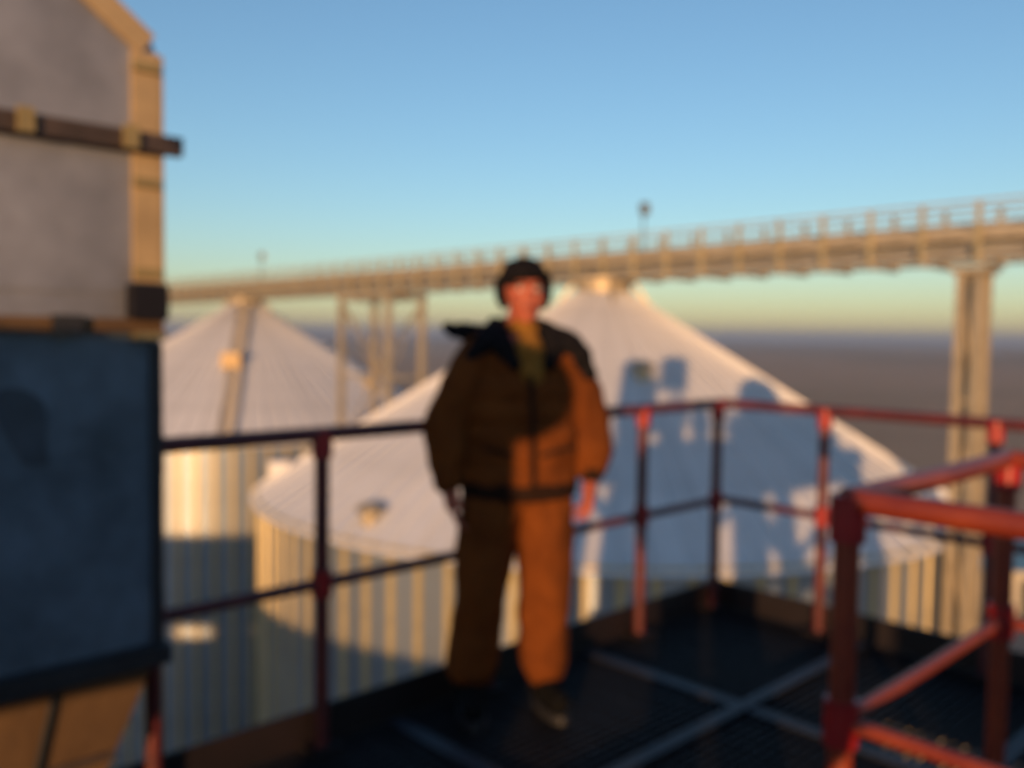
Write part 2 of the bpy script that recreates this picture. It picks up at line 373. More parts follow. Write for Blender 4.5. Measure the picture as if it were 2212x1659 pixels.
for i in range(ns + 1):
    s = base_s + i * DS
    if s < S0 + 0.2 or s > S1 - 0.2: continue
    for sd in (-1, 1):
        place('post', pm, br, B(s, sd * (HW + 0.075), ZB) - off, (0, 0, ang))
        if s + DS < S1: place('diagonal', dg, br, B(s, sd * (HW + 0.01), ZB) - off, (0, 0, ang))
    place('cross_beam', cb, br, B(s + 0.12, 0, ZB - 0.065) - off, (0, 0, ang))
# filling spouts under the bridge at the silo peaks are parts of the bridge
for s in (0.0, -(Vector((NX - LX, NY - LY, 0)).length)):
    g = MB(off); c = B(s, 0, 0); zc = EAVE + (SR - 1.15) * math.tan(SLOPE) + 0.8
    k = 6
    g.prism([c + BD * x + BN * y + UZ * (ZB + 0.22) for x, y in ((-0.8, -0.5), (0.8, -0.5), (0.8, 0.5), (-0.8, 0.5))], (0, 0, -0.30))
    g.tube([c + UZ * (ZB - 0.05), c + UZ * (zc - 0.02)], [0.42, 0.40], 20)
    g.build('filling_spout', 'bridge', br)
    for x in (-0.95, 0.95):
        for y in (-0.7, 0.7):
            rr = 1.9; p1 = c + (BD * x + BN * y).normalized() * rr; p1.z = EAVE + (SR - rr) * math.tan(SLOPE) + 0.02
            MB(off).bar(p1, c + BD * x + BN * y + UZ * (ZB + 0.02), 0.12, 0.12).build('saddle_leg', 'bridge', br)
def bridge_lamp(s, label):
    t = thing('walkway_lamp', label, 'lamp', B(s, HW - 0.12, ZD + 0.05), 0, 'lamps on the conveyor bridge')
    MB().tube([(0, 0, 0), (0, 0, 1.55), (0.03, 0, 1.7)], 0.035, 10).build('pole', 'lampgrey', t)
    h = MB().box((0.03, 0, 1.82), (0.34, 0.26, 0.48)).build('lamp_housing', 'lampgrey', t, bevel=0.05)
    MB().box((0.215, 0, 1.80), (0.03, 0.2, 0.34)).build('lamp_lens', 'lens', h)
bridge_lamp(2.55, 'dark lamp on a short pole above the bridge, right of the person')
bridge_lamp(-29.2, 'small faint lamp above the bridge over the left silo')
def lattice(name, label, ss, nn, step, leg, brace, ztop, group=None):
    cs, cn = sum(ss) / 2, sum(nn) / 2
    t = thing(name, label, 'support tower', B(cs, cn, GZ), 0, group); o = t.location
    for s in ss:
        for n_ in nn: MB(o).bar(B(s, n_, GZ), B(s, n_, ztop), leg, leg, up=BD).build('leg', 'bridge', t)
    zs = []; z = ztop - 0.12
    while z > GZ + 1: zs.append(z); z -= step
    q = [(ss[0], nn[0]), (ss[1], nn[0]), (ss[1], nn[1]), (ss[0], nn[1])]
    for i, z in enumerate(zs):
        for k in range(4):
            a_, b_ = q[k], q[(k + 1) % 4]
            MB(o).bar(B(*a_, z), B(*b_, z), brace, brace).build('strut', 'bridge', t)
            if i + 1 < len(zs):
                a2, b2 = (a_, b_) if (i + k) % 2 else (b_, a_)
                MB(o).bar(B(*a2, z - 0.08), B(*b2, zs[i + 1] + 0.08), brace * 0.8, brace * 0.8).build('brace', 'bridge', t)
    MB(o).box(B(cs, cn, GZ + 0.2), (ss[1] - ss[0] + 1.0, nn[1] - nn[0] + 1.0, 0.4), BD, BN).build('footing', 'concrete', t)
    MB(o).box(B(cs, cn, ztop + 0.09), (ss[1] - ss[0] + 0.5, nn[1] - nn[0] + 0.45, 0.17), BD, BN).build('cap_plate', 'bridge', t)
    return t
lattice('support_tower', 'slim galvanised tower carrying the bridge at the right edge', (14.25, 14.75), (-0.32, 0.32), 3.6, 0.22, 0.08, ZB - 0.32)
lattice('support_tower', 'wide braced tower carrying the bridge between the two silos', (-18.6, -14.0), (-1.1, 1.1), 4.2, 0.30, 0.10, ZB - 0.32)

# shed beyond the right railing, its roof coloured blue for shade
sx, sy = 53.0, 86.0
t = thing('shed', 'low shed with a metal roof tinted blue for shade at the right edge beyond the railing', 'shed', (sx, sy, GZ), R(-8))
MB().box((0, 0, 2.2), (16, 10, 4.4)).build('wall', 'cream', t)
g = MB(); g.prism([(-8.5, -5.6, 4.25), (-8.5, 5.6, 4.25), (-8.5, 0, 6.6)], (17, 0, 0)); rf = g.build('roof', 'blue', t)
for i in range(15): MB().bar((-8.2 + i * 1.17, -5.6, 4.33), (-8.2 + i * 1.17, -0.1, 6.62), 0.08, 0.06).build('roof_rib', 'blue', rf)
MB().box((-3, -5.04, 1.7), (3.2, 0.1, 3.4)).build('door', 'lampgrey', t)

# unseen block added behind the camera; its long shadow climbs the silo walls
t = thing('shade_block', 'unseen flat-topped concrete block added behind the viewpoint to shade the silo walls', 'building', (-24, -24, GZ))
MB().box((0, 0, 7.1), (30, 9, 14.2)).build('wall', 'concrete', t)
MB().box((0, 0, 17.65), (30.5, 9.4, 4.3)).build('upper_block', 'concrete', t)  # gap underneath shaped to let a lit band through
for i in range(8): MB().box((-14.5 + i * 29 / 7, 0, 14.85), (0.5, 8, 1.28)).build('column', 'concrete', t)

# ================================================================== our tower: platform
UL, RL = 7.4, 6.6
pf = thing('work_platform', 'dark steel grating platform on which the person stands', 'platform', P(-UL / 2, RL / 2))
po = pf.location
du, dr_ = UL / 7, RL / 8
def grate_mesh():
    g = MB(); w, d = du - 0.008, dr_ - 0.008
    nb = 22
    for i in range(nb):
        y = -d / 2 + 0.003 + (d - 0.006) * i / (nb - 1); g.box((0, y, -0.016), (w - 0.012, 0.006, 0.032))
    for i in range(10):
        x = -w / 2 + 0.05 + (w - 0.1) * i / 9; g.box((x, 0, -0.009), (0.006, d - 0.012, 0.006))
    for s in (-1, 1): g.box((s * (w / 2 - 0.003), 0, -0.017), (0.006, d, 0.034))
    return g.mesh('grating_panel', 'deck')
GM = grate_mesh()
for i in range(7):
    for j in range(8):
        place('grating_panel', GM, pf, P(-(i + 0.5) * du, (j + 0.5) * dr_, random.uniform(-0.003, 0.0)) - po, (random.uniform(-.002, .002), random.uniform(-.002, .002), ANG))
for i in range(1, 7): MB(po).bar(P(-i * du, 0.03, 0.004), P(-i * du, RL - 0.03, 0.004), 0.065, 0.008).build('seam_bar', 'seam', pf)
for j in range(1, 8): MB(po).bar(P(-0.03, j * dr_, 0.013), P(-UL + 0.03, j * dr_, 0.013), 0.055, 0.008).build('seam_bar', 'seam', pf)
for i in range(8): MB(po).bar(P(-i * du * 0.98 - 0.07, 0, -0.14), P(-i * du * 0.98 - 0.07, RL, -0.14), 0.10, 0.20).build('joist', 'frame', pf)
edges = [((0, 0), (-UL, 0)), ((0, 0), (0, RL)), ((-UL, 0), (-UL, RL)), ((0, RL), (-UL, RL))]
for k, (a_, b_) in enumerate(edges):
    o_ = [W * -1, U, U * -1, W][k] * 0.012
    e0, e1 = P(*a_) + o_, P(*b_) + o_
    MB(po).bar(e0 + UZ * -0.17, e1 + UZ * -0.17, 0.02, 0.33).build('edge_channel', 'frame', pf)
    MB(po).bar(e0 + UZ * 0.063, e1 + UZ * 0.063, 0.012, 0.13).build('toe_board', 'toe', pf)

# ------------------------------------------------------------------ red guard railings
RT, RM, PR = 1.07, 0.57, 0.0245
def fitting_mesh():
    return MB().tube([(0, 0, -0.045), (0, 0, 0.045)], 0.034, 14).mesh('fitting', 'red_fit', smooth=True)
FM = fitting_mesh()
POSTM = {}
def rail_run(t, a_, b_, posts, zt=RT, zm=RM, pr=PR):
    paint = 'shaded_red' if zt == RT else 'red'
    o = t.location; A, Bv = Vector(a_), Vector(b_)
    d = (Bv - A).normalized()
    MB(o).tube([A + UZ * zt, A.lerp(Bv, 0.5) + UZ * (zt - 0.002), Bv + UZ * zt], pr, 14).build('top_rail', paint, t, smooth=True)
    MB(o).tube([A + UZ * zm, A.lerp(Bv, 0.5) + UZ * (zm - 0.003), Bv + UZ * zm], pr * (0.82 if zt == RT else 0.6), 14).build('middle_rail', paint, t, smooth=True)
    for k, s in enumerate(posts):
        p = A + d * s
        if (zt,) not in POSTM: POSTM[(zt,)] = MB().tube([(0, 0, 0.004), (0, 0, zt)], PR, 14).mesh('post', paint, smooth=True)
        ps = place('post', POSTM[(zt,)], t, p - o)
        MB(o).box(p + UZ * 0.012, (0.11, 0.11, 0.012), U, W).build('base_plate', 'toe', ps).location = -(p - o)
        for z in (zt, zm):
            f = place('fitting', FM, ps, (0, 0, z - (0.035 if z == zt else 0)))
g_out = thing('guard_railing', 'shade-darkened red pipe guard railing along the platform edge behind the person', 'railing', P(0, 0))
uL = Vector((-1.05, 2.61, 0)) - PC; Lend = -(uL.dot(U))
ins = 0.045
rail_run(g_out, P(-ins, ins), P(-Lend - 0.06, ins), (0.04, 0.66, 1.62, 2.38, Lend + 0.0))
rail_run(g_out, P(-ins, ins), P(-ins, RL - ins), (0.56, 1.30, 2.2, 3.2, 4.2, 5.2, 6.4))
g_out['label'] = 'shade-darkened red pipe guard railing round the platform edge, passing behind the person'
IN = Vector((0.65, 1.69, 0))
g_in = thing('guard_railing', 'sunlit-toned red pipe railing round the hatch, nearest at lower right', 'railing', IN)
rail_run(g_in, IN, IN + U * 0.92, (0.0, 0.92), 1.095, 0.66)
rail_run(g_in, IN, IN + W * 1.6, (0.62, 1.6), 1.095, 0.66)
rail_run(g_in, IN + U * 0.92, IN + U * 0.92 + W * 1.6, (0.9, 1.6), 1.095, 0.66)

# ------------------------------------------------------------------ elevator head at the left
eh = thing('grain_elevator', 'tall sheet-metal elevator housing with chamfered top at the left edge', 'machine housing', P(-3.25, 0.0, 0))
eo = eh.location
e_u = Vector((-0.955, 2.40, 0)) - PC; EU, ER = e_u.dot(U), e_u.dot(W)     # right front corner of the face
DEP, LEN = 0.62, 1.30                       # depth away from the viewer, length towards the viewer
def E(q, z, d=0.0): return P(EU - q, ER - d, z)                         # q along the face, d into the housing
ZJ, ZBOT, ZC = 1.415, 0.54, 2.135
up = MB(eo); th = DEP
up.prism([E(0, ZJ), E(0, ZC - 0.01), E(0.02, 2.172), E(0.05, 2.202), E(0.135, 2.262), E(0.30, 2.385), E(0.62, 2.86), E(0.80, 3.0), E(1.05, 3.0), E(LEN, 2.80), E(LEN, ZJ)], -W * th)
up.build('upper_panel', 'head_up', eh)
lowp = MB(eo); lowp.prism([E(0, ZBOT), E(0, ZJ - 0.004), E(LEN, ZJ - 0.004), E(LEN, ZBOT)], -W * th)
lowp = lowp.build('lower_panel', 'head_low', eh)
ca = MB(eo)
ca.box(E(0.035, (ZJ + 0.11 + ZC) / 2, -0.006), (0.07, 0.012, ZC - ZJ - 0.12), U, W)
ca.bar(E(0.030, 2.150, -0.007), E(0.135, 2.228, -0.007), 0.014, 0.066)
ca.bar(E(0.133, 2.227, -0.0075), E(0.31, 2.358, -0.0075), 0.014, 0.066)
ca.box(E(-0.006, (ZJ + 0.11 + ZC) / 2, 0.03), (0.010, 0.08, ZC - ZJ - 0.12), U, W)
ca.build('edge_angle', 'angle', eh)
for z in (1.90, 1.79, 1.555, 2.09): MB(eo).box(E(0.035, z, -0.018), (0.074, 0.012, 0.022), U, W).build('splice_plate', 'brown_iron' if z == 1.90 else 'yellow', eh)
ai = MB(eo); ai.box(E(LEN / 2 - 0.025, 1.892, -0.028), (LEN + 0.05, 0.032, 0.048), U, W); ai = ai.build('angle_iron', 'brown_iron', eh)
for q in (0.09, 0.335, 0.62): MB(eo).box(E(q, 1.897, -0.052), (0.036, 0.016, 0.058), U, W).build('bracket', 'yellow', ai)
fj = MB(eo); fj.box(E(LEN / 2, ZJ, -0.016), (LEN, 0.030, 0.035), U, W); fj = fj.build('joint_flange', 'hopper', eh)
MB(eo).box(E(0.035, ZJ - 0.028, -0.02), (0.08, 0.034, 0.018), U, W).build('flange_lip', 'yellow', eh)  # sunlit gold of the lip put into its colour
MB(eo).box(E(0.245, ZJ, -0.04), (0.07, 0.022, 0.045), U, W).build('flange_clamp', 'black', fj)
MB(eo).box(E(0.043, ZJ + 0.062, -0.030), (0.094, 0.058, 0.095), U, W).build('latch_box', 'navy', eh, bevel=0.004)
MB(eo).box(E(LEN / 2, (ZJ + 0.10), -0.003), (LEN, 0.006, 0.035), U, W).build('seam_strip', 'head_up', eh)
MB(eo).box(E(0.012, (ZBOT + ZJ) / 2 - 0.02, -0.006), (0.03, 0.012, ZJ - ZBOT - 0.06), U, W).build('lower_edge_angle', 'black', eh)
hb = MB(eo); N_ = 28
cx_, cz_ = 0.335, 1.16
pts = [E(cx_ + 0.052 * math.cos(t_) * (1 + 0.25 * math.sin(3 * t_)) + 0.03 * math.sin(t_), cz_ + 0.115 * math.sin(t_) * (1 + 0.15 * math.cos(2 * t_)), -0.004) for t_ in [2 * math.pi * i / N_ for i in range(N_)]]
hb.prism(pts, -W * 0.006); hb.build('inspection_cover', 'slate', lowp)
bf = MB(eo); bf.box(E(LEN / 2, ZBOT - 0.015, -0.022), (LEN + 0.02, 0.05, 0.05), U, W); bf.build('bottom_flange', 'black', eh)
hp = MB(eo)
t0 = [E(0.02, ZBOT - 0.05, 0.01), E(LEN - 0.02, ZBOT - 0.05, 0.01), E(LEN - 0.02, ZBOT - 0.05, DEP - 0.02), E(0.02, ZBOT - 0.05, DEP - 0.02)]
t1 = [E(0.46, -0.55, 0.10), E(LEN - 0.25, -0.55, 0.10), E(LEN - 0.25, -0.55, DEP - 0.1), E(0.46, -0.55, DEP - 0.1)]
hp.add(t0 + t1, [(0, 1, 2, 3), (4, 7, 6, 5), (0, 4, 5, 1), (1, 5, 6, 2), (2, 6, 7, 3), (3, 7, 4, 0)])
hop = hp.build('hopper', 'hopper', eh)
for f in (0.22, 0.42, 0.62):
    a0_, a1_ = t0[0].lerp(t1[0], f), t0[1].lerp(t1[1], f)
    MB(eo).bar(a0_ + W * 0.004, a1_ + W * 0.004, 0.012, 0.018).build('weld_band', 'brown_iron', hop)
k0 = t0[0].lerp(t0[1], 0.2); k1 = t1[0].lerp(t1[1], 0.02)
MB(eo).tube([k0 + W * 0.01, k0.lerp(k1, 0.3) + W * 0.012 - U * 0.005, k0.lerp(k1, 0.65) + W * 0.012 - U * 0.015, k1 + W * 0.01], 0.008, 8).build('cable', 'black', hop, smooth=True)
tr = MB(eo); tr.box((E(0.46, 0, DEP / 2) + E(LEN - 0.25, 0, DEP / 2)) / 2 + UZ * (GZ / 2 - 0.55), (LEN - 0.55, DEP - 0.06, -GZ - 1.1), U, W)
tr.build('leg_trunk', 'trough', eh)

# ------------------------------------------------------------------ unseen pieces behind the camera, mostly added to throw shadows into view
cb_ = thing('shade_box', 'unseen cabinet on legs behind the viewpoint', 'blocker', (-1.98, -1.2, 0))  # unseen box added to shade the lower panel; legs leave the hopper lit
MB().box((0, 0, 1.20), (1.12, 0.35, 0.92)).build('shade_box_body', 'head_up', cb_, bevel=0.01)
for s in (-1, 1):
    MB().box((s * 0.27, -0.185, 1.2), (0.5, 0.02, 0.84)).build('shade_box_door', 'head_up', cb_)
    for y in (-0.13, 0.13): MB().box((s * 0.5, y, 0.37), (0.05, 0.05, 0.735)).build('leg', 'head_up', cb_)
dg_ = thing('shade_upright', 'unseen upright added for shade, with a round motor behind the viewpoint', 'shadow caster', (-1.19, -1.2, 0))  # unseen upright added to shade the person; the drum rounds the shadow edge
MB().box((0, 0, 0.90), (0.50, 0.4, 1.80)).build('shade_upright_body', 'red', dg_, bevel=0.02)
MB().tube([(0.250, -0.25, 1.57), (0.250, 0.35, 1.57)], 0.175, 28).build('drum', 'trough', dg_, smooth=True)
h2 = thing('grain_elevator', 'second elevator housing with rounded top behind the viewpoint', 'machine housing', (1.86, -1.2, 0))
N_ = 18
pr = [(-0.7, 0, 0.12), (-0.7, 0, 2.0)] + [(-0.7 * math.cos(math.pi * i / N_), 0, 2.0 + 0.74 * math.sin(math.pi * i / N_)) for i in range(1, N_)] + [(0.7, 0, 2.0), (0.7, 0, 0.12)]
MB().prism([(x, -0.4, z) for x, y, z in pr], (0, 0.8, 0)).build('hood', 'head_up', h2)
for s in (-1, 1): MB().box((s * 0.42, 0, GZ / 2 + 0.05), (0.5, 0.6, -GZ + 0.1)).build('leg_trunk', 'trough', h2)
wb = thing('shade_screen', 'unseen windbreak sheets along the platform edge behind the viewpoint', 'screen', P(-3.7, RL - 0.12))  # unseen sheets added to fill the shadow band on the near silo
for i in range(8):
    MB(wb.location).box(P(-1.6 - i * 0.74, RL - 0.10, 0.86), (0.73, 0.02, 1.50), U, W).build('sheet', 'trough', wb)

cy = thing('shadow_drum', 'unseen round drum on a pipe, added behind the viewpoint for its shadow', 'dust collector', (-1.40, -2.2, 0))  # unseen drum added to widen the shadow on the near silo roof
MB().lathe((0, 0, 0), [(0.40, 2.20), (0.48, 2.26), (0.48, 3.28), (0.38, 3.46), (0.0, 3.54)], 32).build('shadow_drum_body', 'head_up', cy, smooth=True)
MB().tube([(0, 0, 0.018), (0, 0, 2.22)], 0.05, 14).build('stand_pipe', 'frame', cy, smooth=True)
lg = thing('grain_elevator', 'unseen boxed elevator leg under the platform, added to thicken the tower shadow', 'elevator leg', P(-3.6, 1.25, GZ))  # added below the deck to make the tower shadow more solid
MB(lg.location).box(P(-3.6, 1.25, (GZ - 0.36) / 2), (1.3, 1.0, -GZ - 0.36), U, W).build('casing', 'trough', lg)
for i in range(9): MB(lg.location).box(P(-3.6, 1.25, -1.5 - i * 2.5), (1.38, 1.08, 0.07), U, W).build('flange', 'bridge', lg)
MB(wb.location).box(P(-UL + 0.1, RL - 0.42, 0.86), (0.02, 0.6, 1.50), U, W).build('sheet', 'trough', wb)
# tower under the platform
tw = thing('platform_tower', 'braced red-brown steel tower carrying the platform', 'tower', P(-UL / 2, RL / 2, GZ))
to = tw.location
cu, cr = (-0.5, -UL + 0.6), (0.5, RL - 0.5)
q = [(cu[0], cr[0]), (cu[0], cr[1]), (cu[1], cr[1]), (cu[1], cr[0])]
for u_, r_ in q: MB(to).bar(P(u_, r_, GZ), P(u_, r_, -0.345), 0.55, 0.55, up=U).build('column', 'frame', tw)
zs = [-0.55, -5.2, -10.0, -15.0, -20.0]
for i, z in enumerate(zs):
    for k in range(4):
        a_, b_ = q[k], q[(k + 1) % 4]
        MB(to).bar(P(*a_, z), P(*b_, z), 0.24, 0.48).build('beam', 'frame', tw)
        if i + 1 < len(zs):
            MB(to).bar(P(*a_, z - 0.2), P(*b_, zs[i + 1] + 0.2), 0.20, 0.24).build('brace', 'frame', tw)
            MB(to).bar(P(*b_, z - 0.2) + UZ * 0.01, P(*a_, zs[i + 1] + 0.2), 0.16, 0.22).build('brace', 'frame', tw)

# ================================================================== the person
def ell(g, c, r, n=16, m=10):
    vs = [Vector(c) + Vector((0, 0, -r[2]))]; fs = []
    for j in range(1, m):
        a = -math.pi / 2 + math.pi * j / m
        vs += [Vector(c) + Vector((r[0] * math.cos(a) * math.cos(2 * math.pi * k / n), r[1] * math.cos(a) * math.sin(2 * math.pi * k / n), r[2] * math.sin(a))) for k in range(n)]
    vs.append(Vector(c) + Vector((0, 0, r[2])))
    for k in range(n):
        fs.append((0, 1 + (k + 1) % n, 1 + k)); fs.append((len(vs) - 1, len(vs) - 1 - n + k, len(vs) - 1 - n + (k + 1) % n))
    for j in range(m - 2):
        for k in range(n):
            a = 1 + j * n + k; b = 1 + j * n + (k + 1) % n; fs.append((a, b, b + n, a + n))
    g.add(vs, fs)
def limb(g, pts, rs, n=16, sy=1.0):
    """rounded tapering tube through joints, with round ends"""
    k0 = len(g.v)
    P_ = [Vector(p) for p in pts]; d0 = (P_[0] - P_[1]).normalized(); d1 = (P_[-1] - P_[-2]).normalized()
    pp = [P_[0] + d0 * rs[0] * f for f in (0.98, 0.8, 0.45)] + P_ + [P_[-1] + d1 * rs[-1] * f for f in (0.45, 0.8, 0.98)]
    rr = [rs[0] * f for f in (0.2, 0.6, 0.89)] + list(rs) + [rs[-1] * f for f in (0.89, 0.6, 0.2)]
    g.tube(pp, rr, n)
def remesh(g, name, m, parent, voxel, smooth=4, wr=0.0, wscale=8.0, stretch=(1, 1, 1), seed=0.0, cut=None):
    me = bpy.data.meshes.new(name + '_raw'); me.from_pydata([tuple(p) for p in g.v], [], g.f)
    import bmesh
    b = bmesh.new(); b.from_mesh(me)
    bmesh.ops.recalc_face_normals(b, faces=b.faces); b.to_mesh(me); b.free()
    o = bpy.data.objects.new(name, me); C.objects.link(o)
    md = o.modifiers.new('r', 'REMESH'); md.mode = 'VOXEL'; md.voxel_size = voxel; md.use_smooth_shade = True
    ms = o.modifiers.new('s', 'SMOOTH'); ms.factor = 0.5; ms.iterations = smooth
    dgph = bpy.context.evaluated_depsgraph_get()
    me2 = bpy.data.meshes.new_from_object(o.evaluated_get(dgph)); me2.name = name
    o.modifiers.clear(); o.data = me2; bpy.data.meshes.remove(me)
    if wr:
        nr = [v.normal.copy() for v in me2.vertices]
        for v, n_ in zip(me2.vertices, nr):
            p = Vector((v.co.x * stretch[0], v.co.y * stretch[1], v.co.z * stretch[2])) * wscale
            h = noise.noise(p + Vector((seed, 0, 0))) + 0.5 * noise.noise(p * 2.3 + Vector((0, seed, 0)))
            v.co += n_ * (wr * (1 - 2 * abs(h)) if False else wr * h)
    for p in me2.polygons: p.use_smooth = True
    me2.materials.clear(); me2.materials.append(M[m]); o.parent = parent
    return o
def build_person(loc, label):
    t = thing('person', label, 'person', loc, 0)
    hx = 0.005
    JL = dict(sh=(-0.158, 0.0, 1.335), el=(-0.282, 0.02, 1.07), wr=(-0.272, -0.03, 0.865))
    JR = dict(sh=(0.155, 0.0, 1.335), el=(0.272, 0.03, 1.08), wr=(0.272, -0.02, 0.880))
    LG = [((-0.095, 0, 0.83), (-0.145, -0.012, 0.46), (-0.175, 0.015, 0.10)), ((0.085, 0, 0.83), (0.10, -0.012, 0.46), (0.105, 0.015, 0.10))]
    # ---- body: one continuous surface
    g = MB()
    ell(g, (hx, 0.008, 1.580), (0.076, 0.094, 0.098), 24, 16)          # skull
    ell(g, (hx, -0.022, 1.520), (0.058, 0.066, 0.075), 20, 14)         # jaw and cheeks
    ell(g, (hx, -0.055, 1.468), (0.026, 0.024, 0.020))                 # chin
    ell(g, (hx, -0.078, 1.592), (0.052, 0.020, 0.016))                 # brow
    limb(g, [(hx, -0.088, 1.580), (hx, -0.106, 1.545)], [0.009, 0.015], 12)   # nose
    for s in (-1, 1):
        ell(g, (hx + s * 0.012, -0.098, 1.540), (0.009, 0.010, 0.008))
        ell(g, (hx + s * 0.038, -0.066, 1.535), (0.020, 0.022, 0.022))  # cheekbone
        ell(g, (hx + s * 0.077, 0.010, 1.555), (0.010, 0.020, 0.032))   # ear
    ell(g, (hx, -0.086, 1.505), (0.022, 0.010, 0.010))                  # mouth
    limb(g, [(hx, 0.02, 1.50), (0, 0.02, 1.38)], [0.052, 0.060])
    ell(g, (0, 0.01, 1.24), (0.17, 0.105, 0.18)); ell(g, (0, 0.01, 1.00), (0.145, 0.10, 0.20)); ell(g, (0, 0.01, 0.86), (0.16, 0.11, 0.12))
    limb(g, [(-0.14, 0.01, 1.37), (0.14, 0.01, 1.37)], [0.06, 0.06])
    for J, s in ((JL, -1), (JR, 1)):
        limb(g, [J['sh'], J['el'], J['wr']], [0.052, 0.040, 0.027])
        w = Vector(J['wr']); k = Vector((-s * 0.010, -0.012, -0.085))   # palm
        limb(g, [w, w + k * 0.5, w + k], [0.024, 0.030, 0.026], 14)
        limb(g, [w + k * 0.6 + Vector((0, -0.022, 0)), w + k + Vector((0, -0.028, 0.0))], [0.014, 0.013], 12)
        limb(g, [w + k * 0.6 + Vector((0, 0.022, 0)), w + k + Vector((0, 0.026, 0.0))], [0.014, 0.013], 12)
        for fi, (fy, ln) in enumerate(((-0.034, 0.070), (-0.012, 0.080), (0.011, 0.074), (0.032, 0.058))):
            b0 = w + k + Vector((0, fy, -0.004)); cv = -s * (0.012 + 0.006 * fi)
            b1 = b0 + Vector((cv * 0.4, fy * 0.06 - 0.004, -ln * 0.45)); b2 = b1 + Vector((cv, -0.006, -ln * 0.32)); b3 = b2 + Vector((cv * 1.5, -0.004, -ln * 0.20))
            limb(g, [b0, b1, b2, b3], [0.0095, 0.009, 0.0082, 0.007], 10)
        th0 = w + k * 0.30 + Vector((-s * 0.004, -0.026, 0)); th1 = th0 + Vector((-s * 0.014, -0.026, -0.030)); th2 = th1 + Vector((-s * 0.012, -0.010, -0.034))
        limb(g, [th0, th1, th2], [0.0135, 0.011, 0.0085], 10)
    for hip, kn, an in LG: limb(g, [hip, kn, an], [0.078, 0.052, 0.038])
    for hip, kn, an in LG: limb(g, [(an[0], 0.03, 0.055), (an[0] + (0.02 if an[0] > 0 else -0.02), -0.13, 0.045)], [0.036, 0.030])
    body = remesh(g, 'body', 'skin', t, 0.0048, 3)
    for s in (-1, 1):
        e = MB(); ell(e, (hx + s * 0.031, -0.080, 1.572), (0.0125, 0.011, 0.0085), 14, 10); e = e.build('eye', 'eye', body, smooth=True)
        i_ = MB(); ell(i_, (hx + s * 0.031, -0.0885, 1.572), (0.0052, 0.004, 0.0052), 12, 8); i_.build('iris', 'iris', e, smooth=True)
        b_ = MB(); limb(b_, [(hx + s * 0.014, -0.097, 1.588), (hx + s * 0.032, -0.094, 1.594), (hx + s * 0.052, -0.078, 1.588)], [0.004, 0.005, 0.003], 8); b_.build('eyebrow', 'brow', body, smooth=True)
    m_ = MB(); limb(m_, [(hx - 0.022, -0.090, 1.503), (hx, -0.0975, 1.505), (hx + 0.022, -0.090, 1.503)], [0.004, 0.006, 0.004], 10); m_.build('mouth', 'lip', body, smooth=True)
    # ---- clothes
    g = MB()
    for z, rx, ry in ((0.885, 0.228, 0.162), (0.96, 0.224, 0.158), (1.04, 0.218, 0.155), (1.12, 0.217, 0.155), (1.20, 0.206, 0.150), (1.29, 0.178, 0.128)): ell(g, (0, 0.01, z), (rx, ry, 0.11), 28, 14)
    limb(g, [(-0.125, 0.01, 1.335), (0.125, 0.01, 1.335)], [0.072, 0.072])
    for J in (JL, JR):
        w = Vector(J['wr']); limb(g, [J['sh'], Vector(J['sh']).lerp(Vector(J['el']), 0.5), J['el'], Vector(J['el']).lerp(w, 0.55), w + Vector((0, 0, 0.02))], [0.080, 0.089, 0.092, 0.086, 0.060], 20)
    jacket = remesh(g, 'jacket', 'duck', t, 0.007, 4, 0.016, 7.0, (1.2, 1.2, 1.0), 3.3)
    h = MB()
    for z, k in ((0.815, 0.98), (0.836, 1.0), (0.857, 1.0)): ell(h, (0, 0.01, z), (0.232 * k, 0.166 * k, 0.030), 30, 8)
    remesh(h, 'waist_band', 'hem', jacket, 0.008, 3, 0.003, 30, (1, 1, 0.2))
    for J, s in ((JL, -1), (JR, 1)):
        w = Vector(J['wr']); MB().tube([w + Vector((0, 0, 0.028)), w + Vector((0, 0, 0.0)), w + Vector((-s * 0.002, 0, -0.022))], [0.050, 0.047, 0.042], 20).build('cuff', 'hem', jacket, smooth=True)
    zp = MB(); limb(zp, [(0.012, -0.160, 0.86), (0.008, -0.162, 1.0), (0.005, -0.158, 1.12), (0.003, -0.150, 1.20), (0.0, -0.139, 1.26)], [0.010] * 5, 8); zp.build('zip_flap', 'hem', jacket, smooth=True)
    for s in (-1, 1):
        MB().box((s * 0.105, -0.134, 0.985), (0.13, 0.016, 0.018), (1, 0, s * 0.25), (s * 0.45, 1, 0)).build('pocket_welt', 'hem', jacket, bevel=0.004)
    # open neck: shirt front
    sh = MB(); ell(sh, (0.005, -0.085, 1.33), (0.060, 0.055, 0.085), 20, 12); ell(sh, (0.012, -0.110, 1.27), (0.045, 0.040, 0.06), 18, 12); limb(sh, [(hx, 0.012, 1.385), (hx, 0.008, 1.425)], [0.066, 0.062])
    remesh(sh, 'shirt', 'shirt', t, 0.006, 3, 0.004, 18.0)
    # fleece hood lying round the collar, open at the throat
    g = MB()
    limb(g, [(-0.050, -0.105, 1.305), (-0.085, -0.085, 1.36), (-0.105, -0.02, 1.405), (-0.085, 0.07, 1.42), (0, 0.10, 1.42), (0.085, 0.07, 1.42), (0.110, -0.02, 1.40), (0.10, -0.085, 1.355), (0.078, -0.105, 1.305)],
         [0.030, 0.040, 0.046, 0.052, 0.056, 0.052, 0.046, 0.042, 0.030], 16)
    limb(g, [(-0.09, 0.05, 1.40), (-0.17, 0.03, 1.405), (-0.275, -0.01, 1.425)], [0.046, 0.038, 0.027], 14)
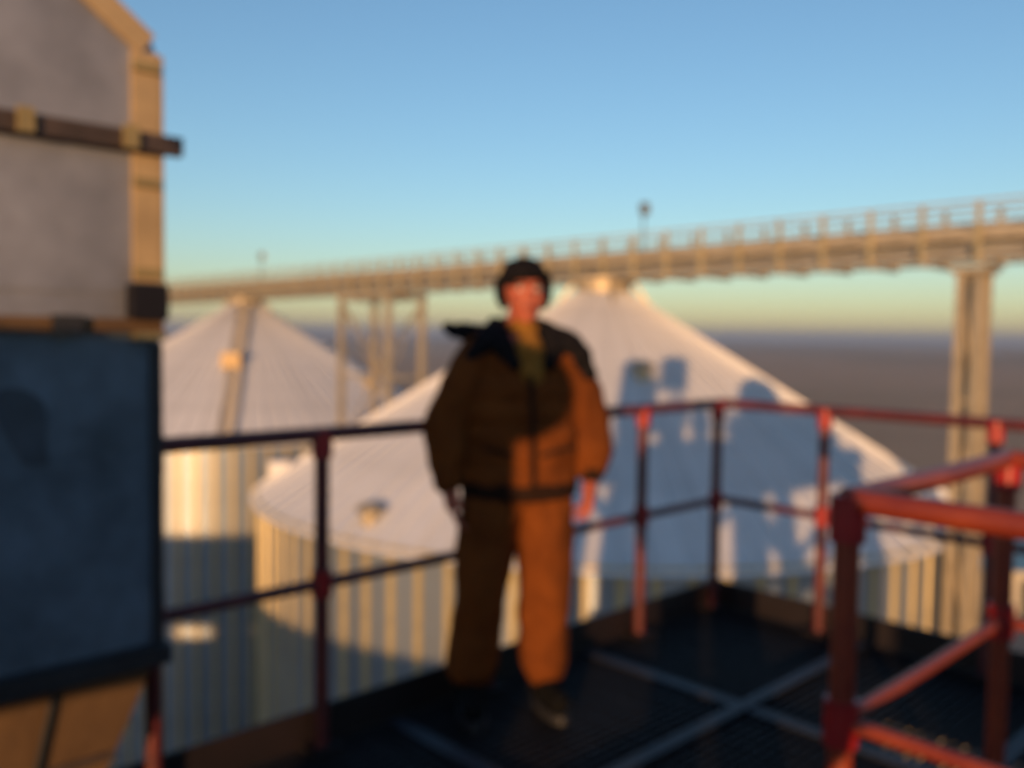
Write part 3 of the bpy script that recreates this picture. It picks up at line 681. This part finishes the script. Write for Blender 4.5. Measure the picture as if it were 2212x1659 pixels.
    limb(g, [(0.09, -0.02, 1.40), (0.150, -0.045, 1.385), (0.212, -0.05, 1.330), (0.248, -0.055, 1.265)], [0.050, 0.052, 0.048, 0.030], 14)
    limb(g, [(-0.10, -0.03, 1.40), (-0.150, -0.05, 1.375), (-0.195, -0.05, 1.325)], [0.050, 0.048, 0.034], 14)
    remesh(g, 'fleece_hood', 'fleece', t, 0.006, 4, 0.008, 22.0, seed=5.0)
    g = MB()
    for i, (hip, kn, an) in enumerate(LG):
        s = -1 if i == 0 else 1
        limb(g, [(hip[0], 0.01, 0.86), (hip[0] + s * 0.012, 0.0, 0.74), ((hip[0] + kn[0]) / 2 + s * 0.008, -0.005, 0.62), kn, ((kn[0] + an[0]) / 2, 0.0, 0.30), (an[0], 0.012, 0.165)], [0.112, 0.116, 0.110, 0.099, 0.093, 0.096], 20)
    ell(g, (-0.005, 0.01, 0.86), (0.172, 0.125, 0.12), 24, 12)
    tr_ = remesh(g, 'trousers', 'duck', t, 0.0072, 4, 0.016, 6.5, (1.3, 1.3, 0.9), 8.1)
    for i, (hip, kn, an) in enumerate(LG):
        sx_ = an[0] + (-0.018 if i == 0 else 0.018)
        b = MB(); limb(b, [(an[0], 0.015, 0.20), (an[0], 0.018, 0.10), (an[0], 0.03, 0.075)], [0.060, 0.055, 0.060], 16)
        limb(b, [(an[0], 0.045, 0.066), ((an[0] + sx_) / 2, -0.06, 0.068), (sx_, -0.150, 0.060)], [0.050, 0.050, 0.044], 16)
        bt = remesh(b, 'boot', 'leather', t, 0.006, 3, 0.002, 30)
        so = MB(); n = 24
        out = []
        for k in range(n):
            a_ = 2 * math.pi * k / n; x = 0.052 * math.cos(a_) * (1.0 + 0.08 * -math.sin(a_)); y = -0.06 + 0.150 * math.sin(a_)
            out.append((an[0] + (sx_ - an[0]) * (0.06 - y) / 0.22 * 0.8 + x, y, 0.0))
        so.prism(out, (0, 0, 0.032)); so.build('sole', 'black', bt)
    # winter cap with ear flaps
    g = MB()
    ell(g, (hx, 0.012, 1.615), (0.090, 0.106, 0.080), 26, 14)
    limb(g, [(hx - 0.075, -0.045, 1.618), (hx - 0.035, -0.095, 1.626), (hx + 0.035, -0.095, 1.626), (hx + 0.075, -0.045, 1.618)], [0.020, 0.022, 0.022, 0.020], 14)
    for s in (-1, 1): limb(g, [(hx + s * 0.085, 0.012, 1.60), (hx + s * 0.086, 0.008, 1.55), (hx + s * 0.078, 0.0, 1.515)], [0.026, 0.026, 0.018], 14)
    limb(g, [(hx - 0.06, 0.09, 1.57), (hx + 0.06, 0.09, 1.57)], [0.03, 0.03], 14)
    remesh(g, 'winter_cap', 'fleece', t, 0.006, 3, 0.005, 24.0, seed=2.0)
    return t
person = build_person((0.034, 3.26, 0.017), 'person in a brown canvas work jacket and trousers with dark cap, standing on the platform')
person.scale = (0.988,) * 3; person.rotation_euler = (0, 0, R(13))
shooter = copy_tree(person)
shooter['label'] = 'second person in work clothes standing just behind the viewpoint'
shooter.location = (-0.09, -0.55, 0.017); shooter.rotation_euler = (0, 0, math.pi)
for o in (person, shooter): o['group'] = 'people on the platform'

# ================================================================== haze
hz = bpy.data.materials.new('evening_haze'); hz.use_nodes = True; t = hz.node_tree
t.nodes.remove(t.nodes['Principled BSDF'])
pv = t.nodes.new('ShaderNodeVolumePrincipled'); pv.inputs['Color'].default_value = (0.92, 0.85, 0.90, 1)
pv.inputs['Density'].default_value = 0.00023; pv.inputs['Anisotropy'].default_value = 0.4
t.links.new(pv.outputs[0], t.nodes['Material Output'].inputs['Volume'])
g = MB(); g.box((0, 0, (GZ - 2 + 80) / 2), (52400, 52400, 80 - GZ + 2))
ho = g.build('haze', hz); ho['kind'] = 'stuff'
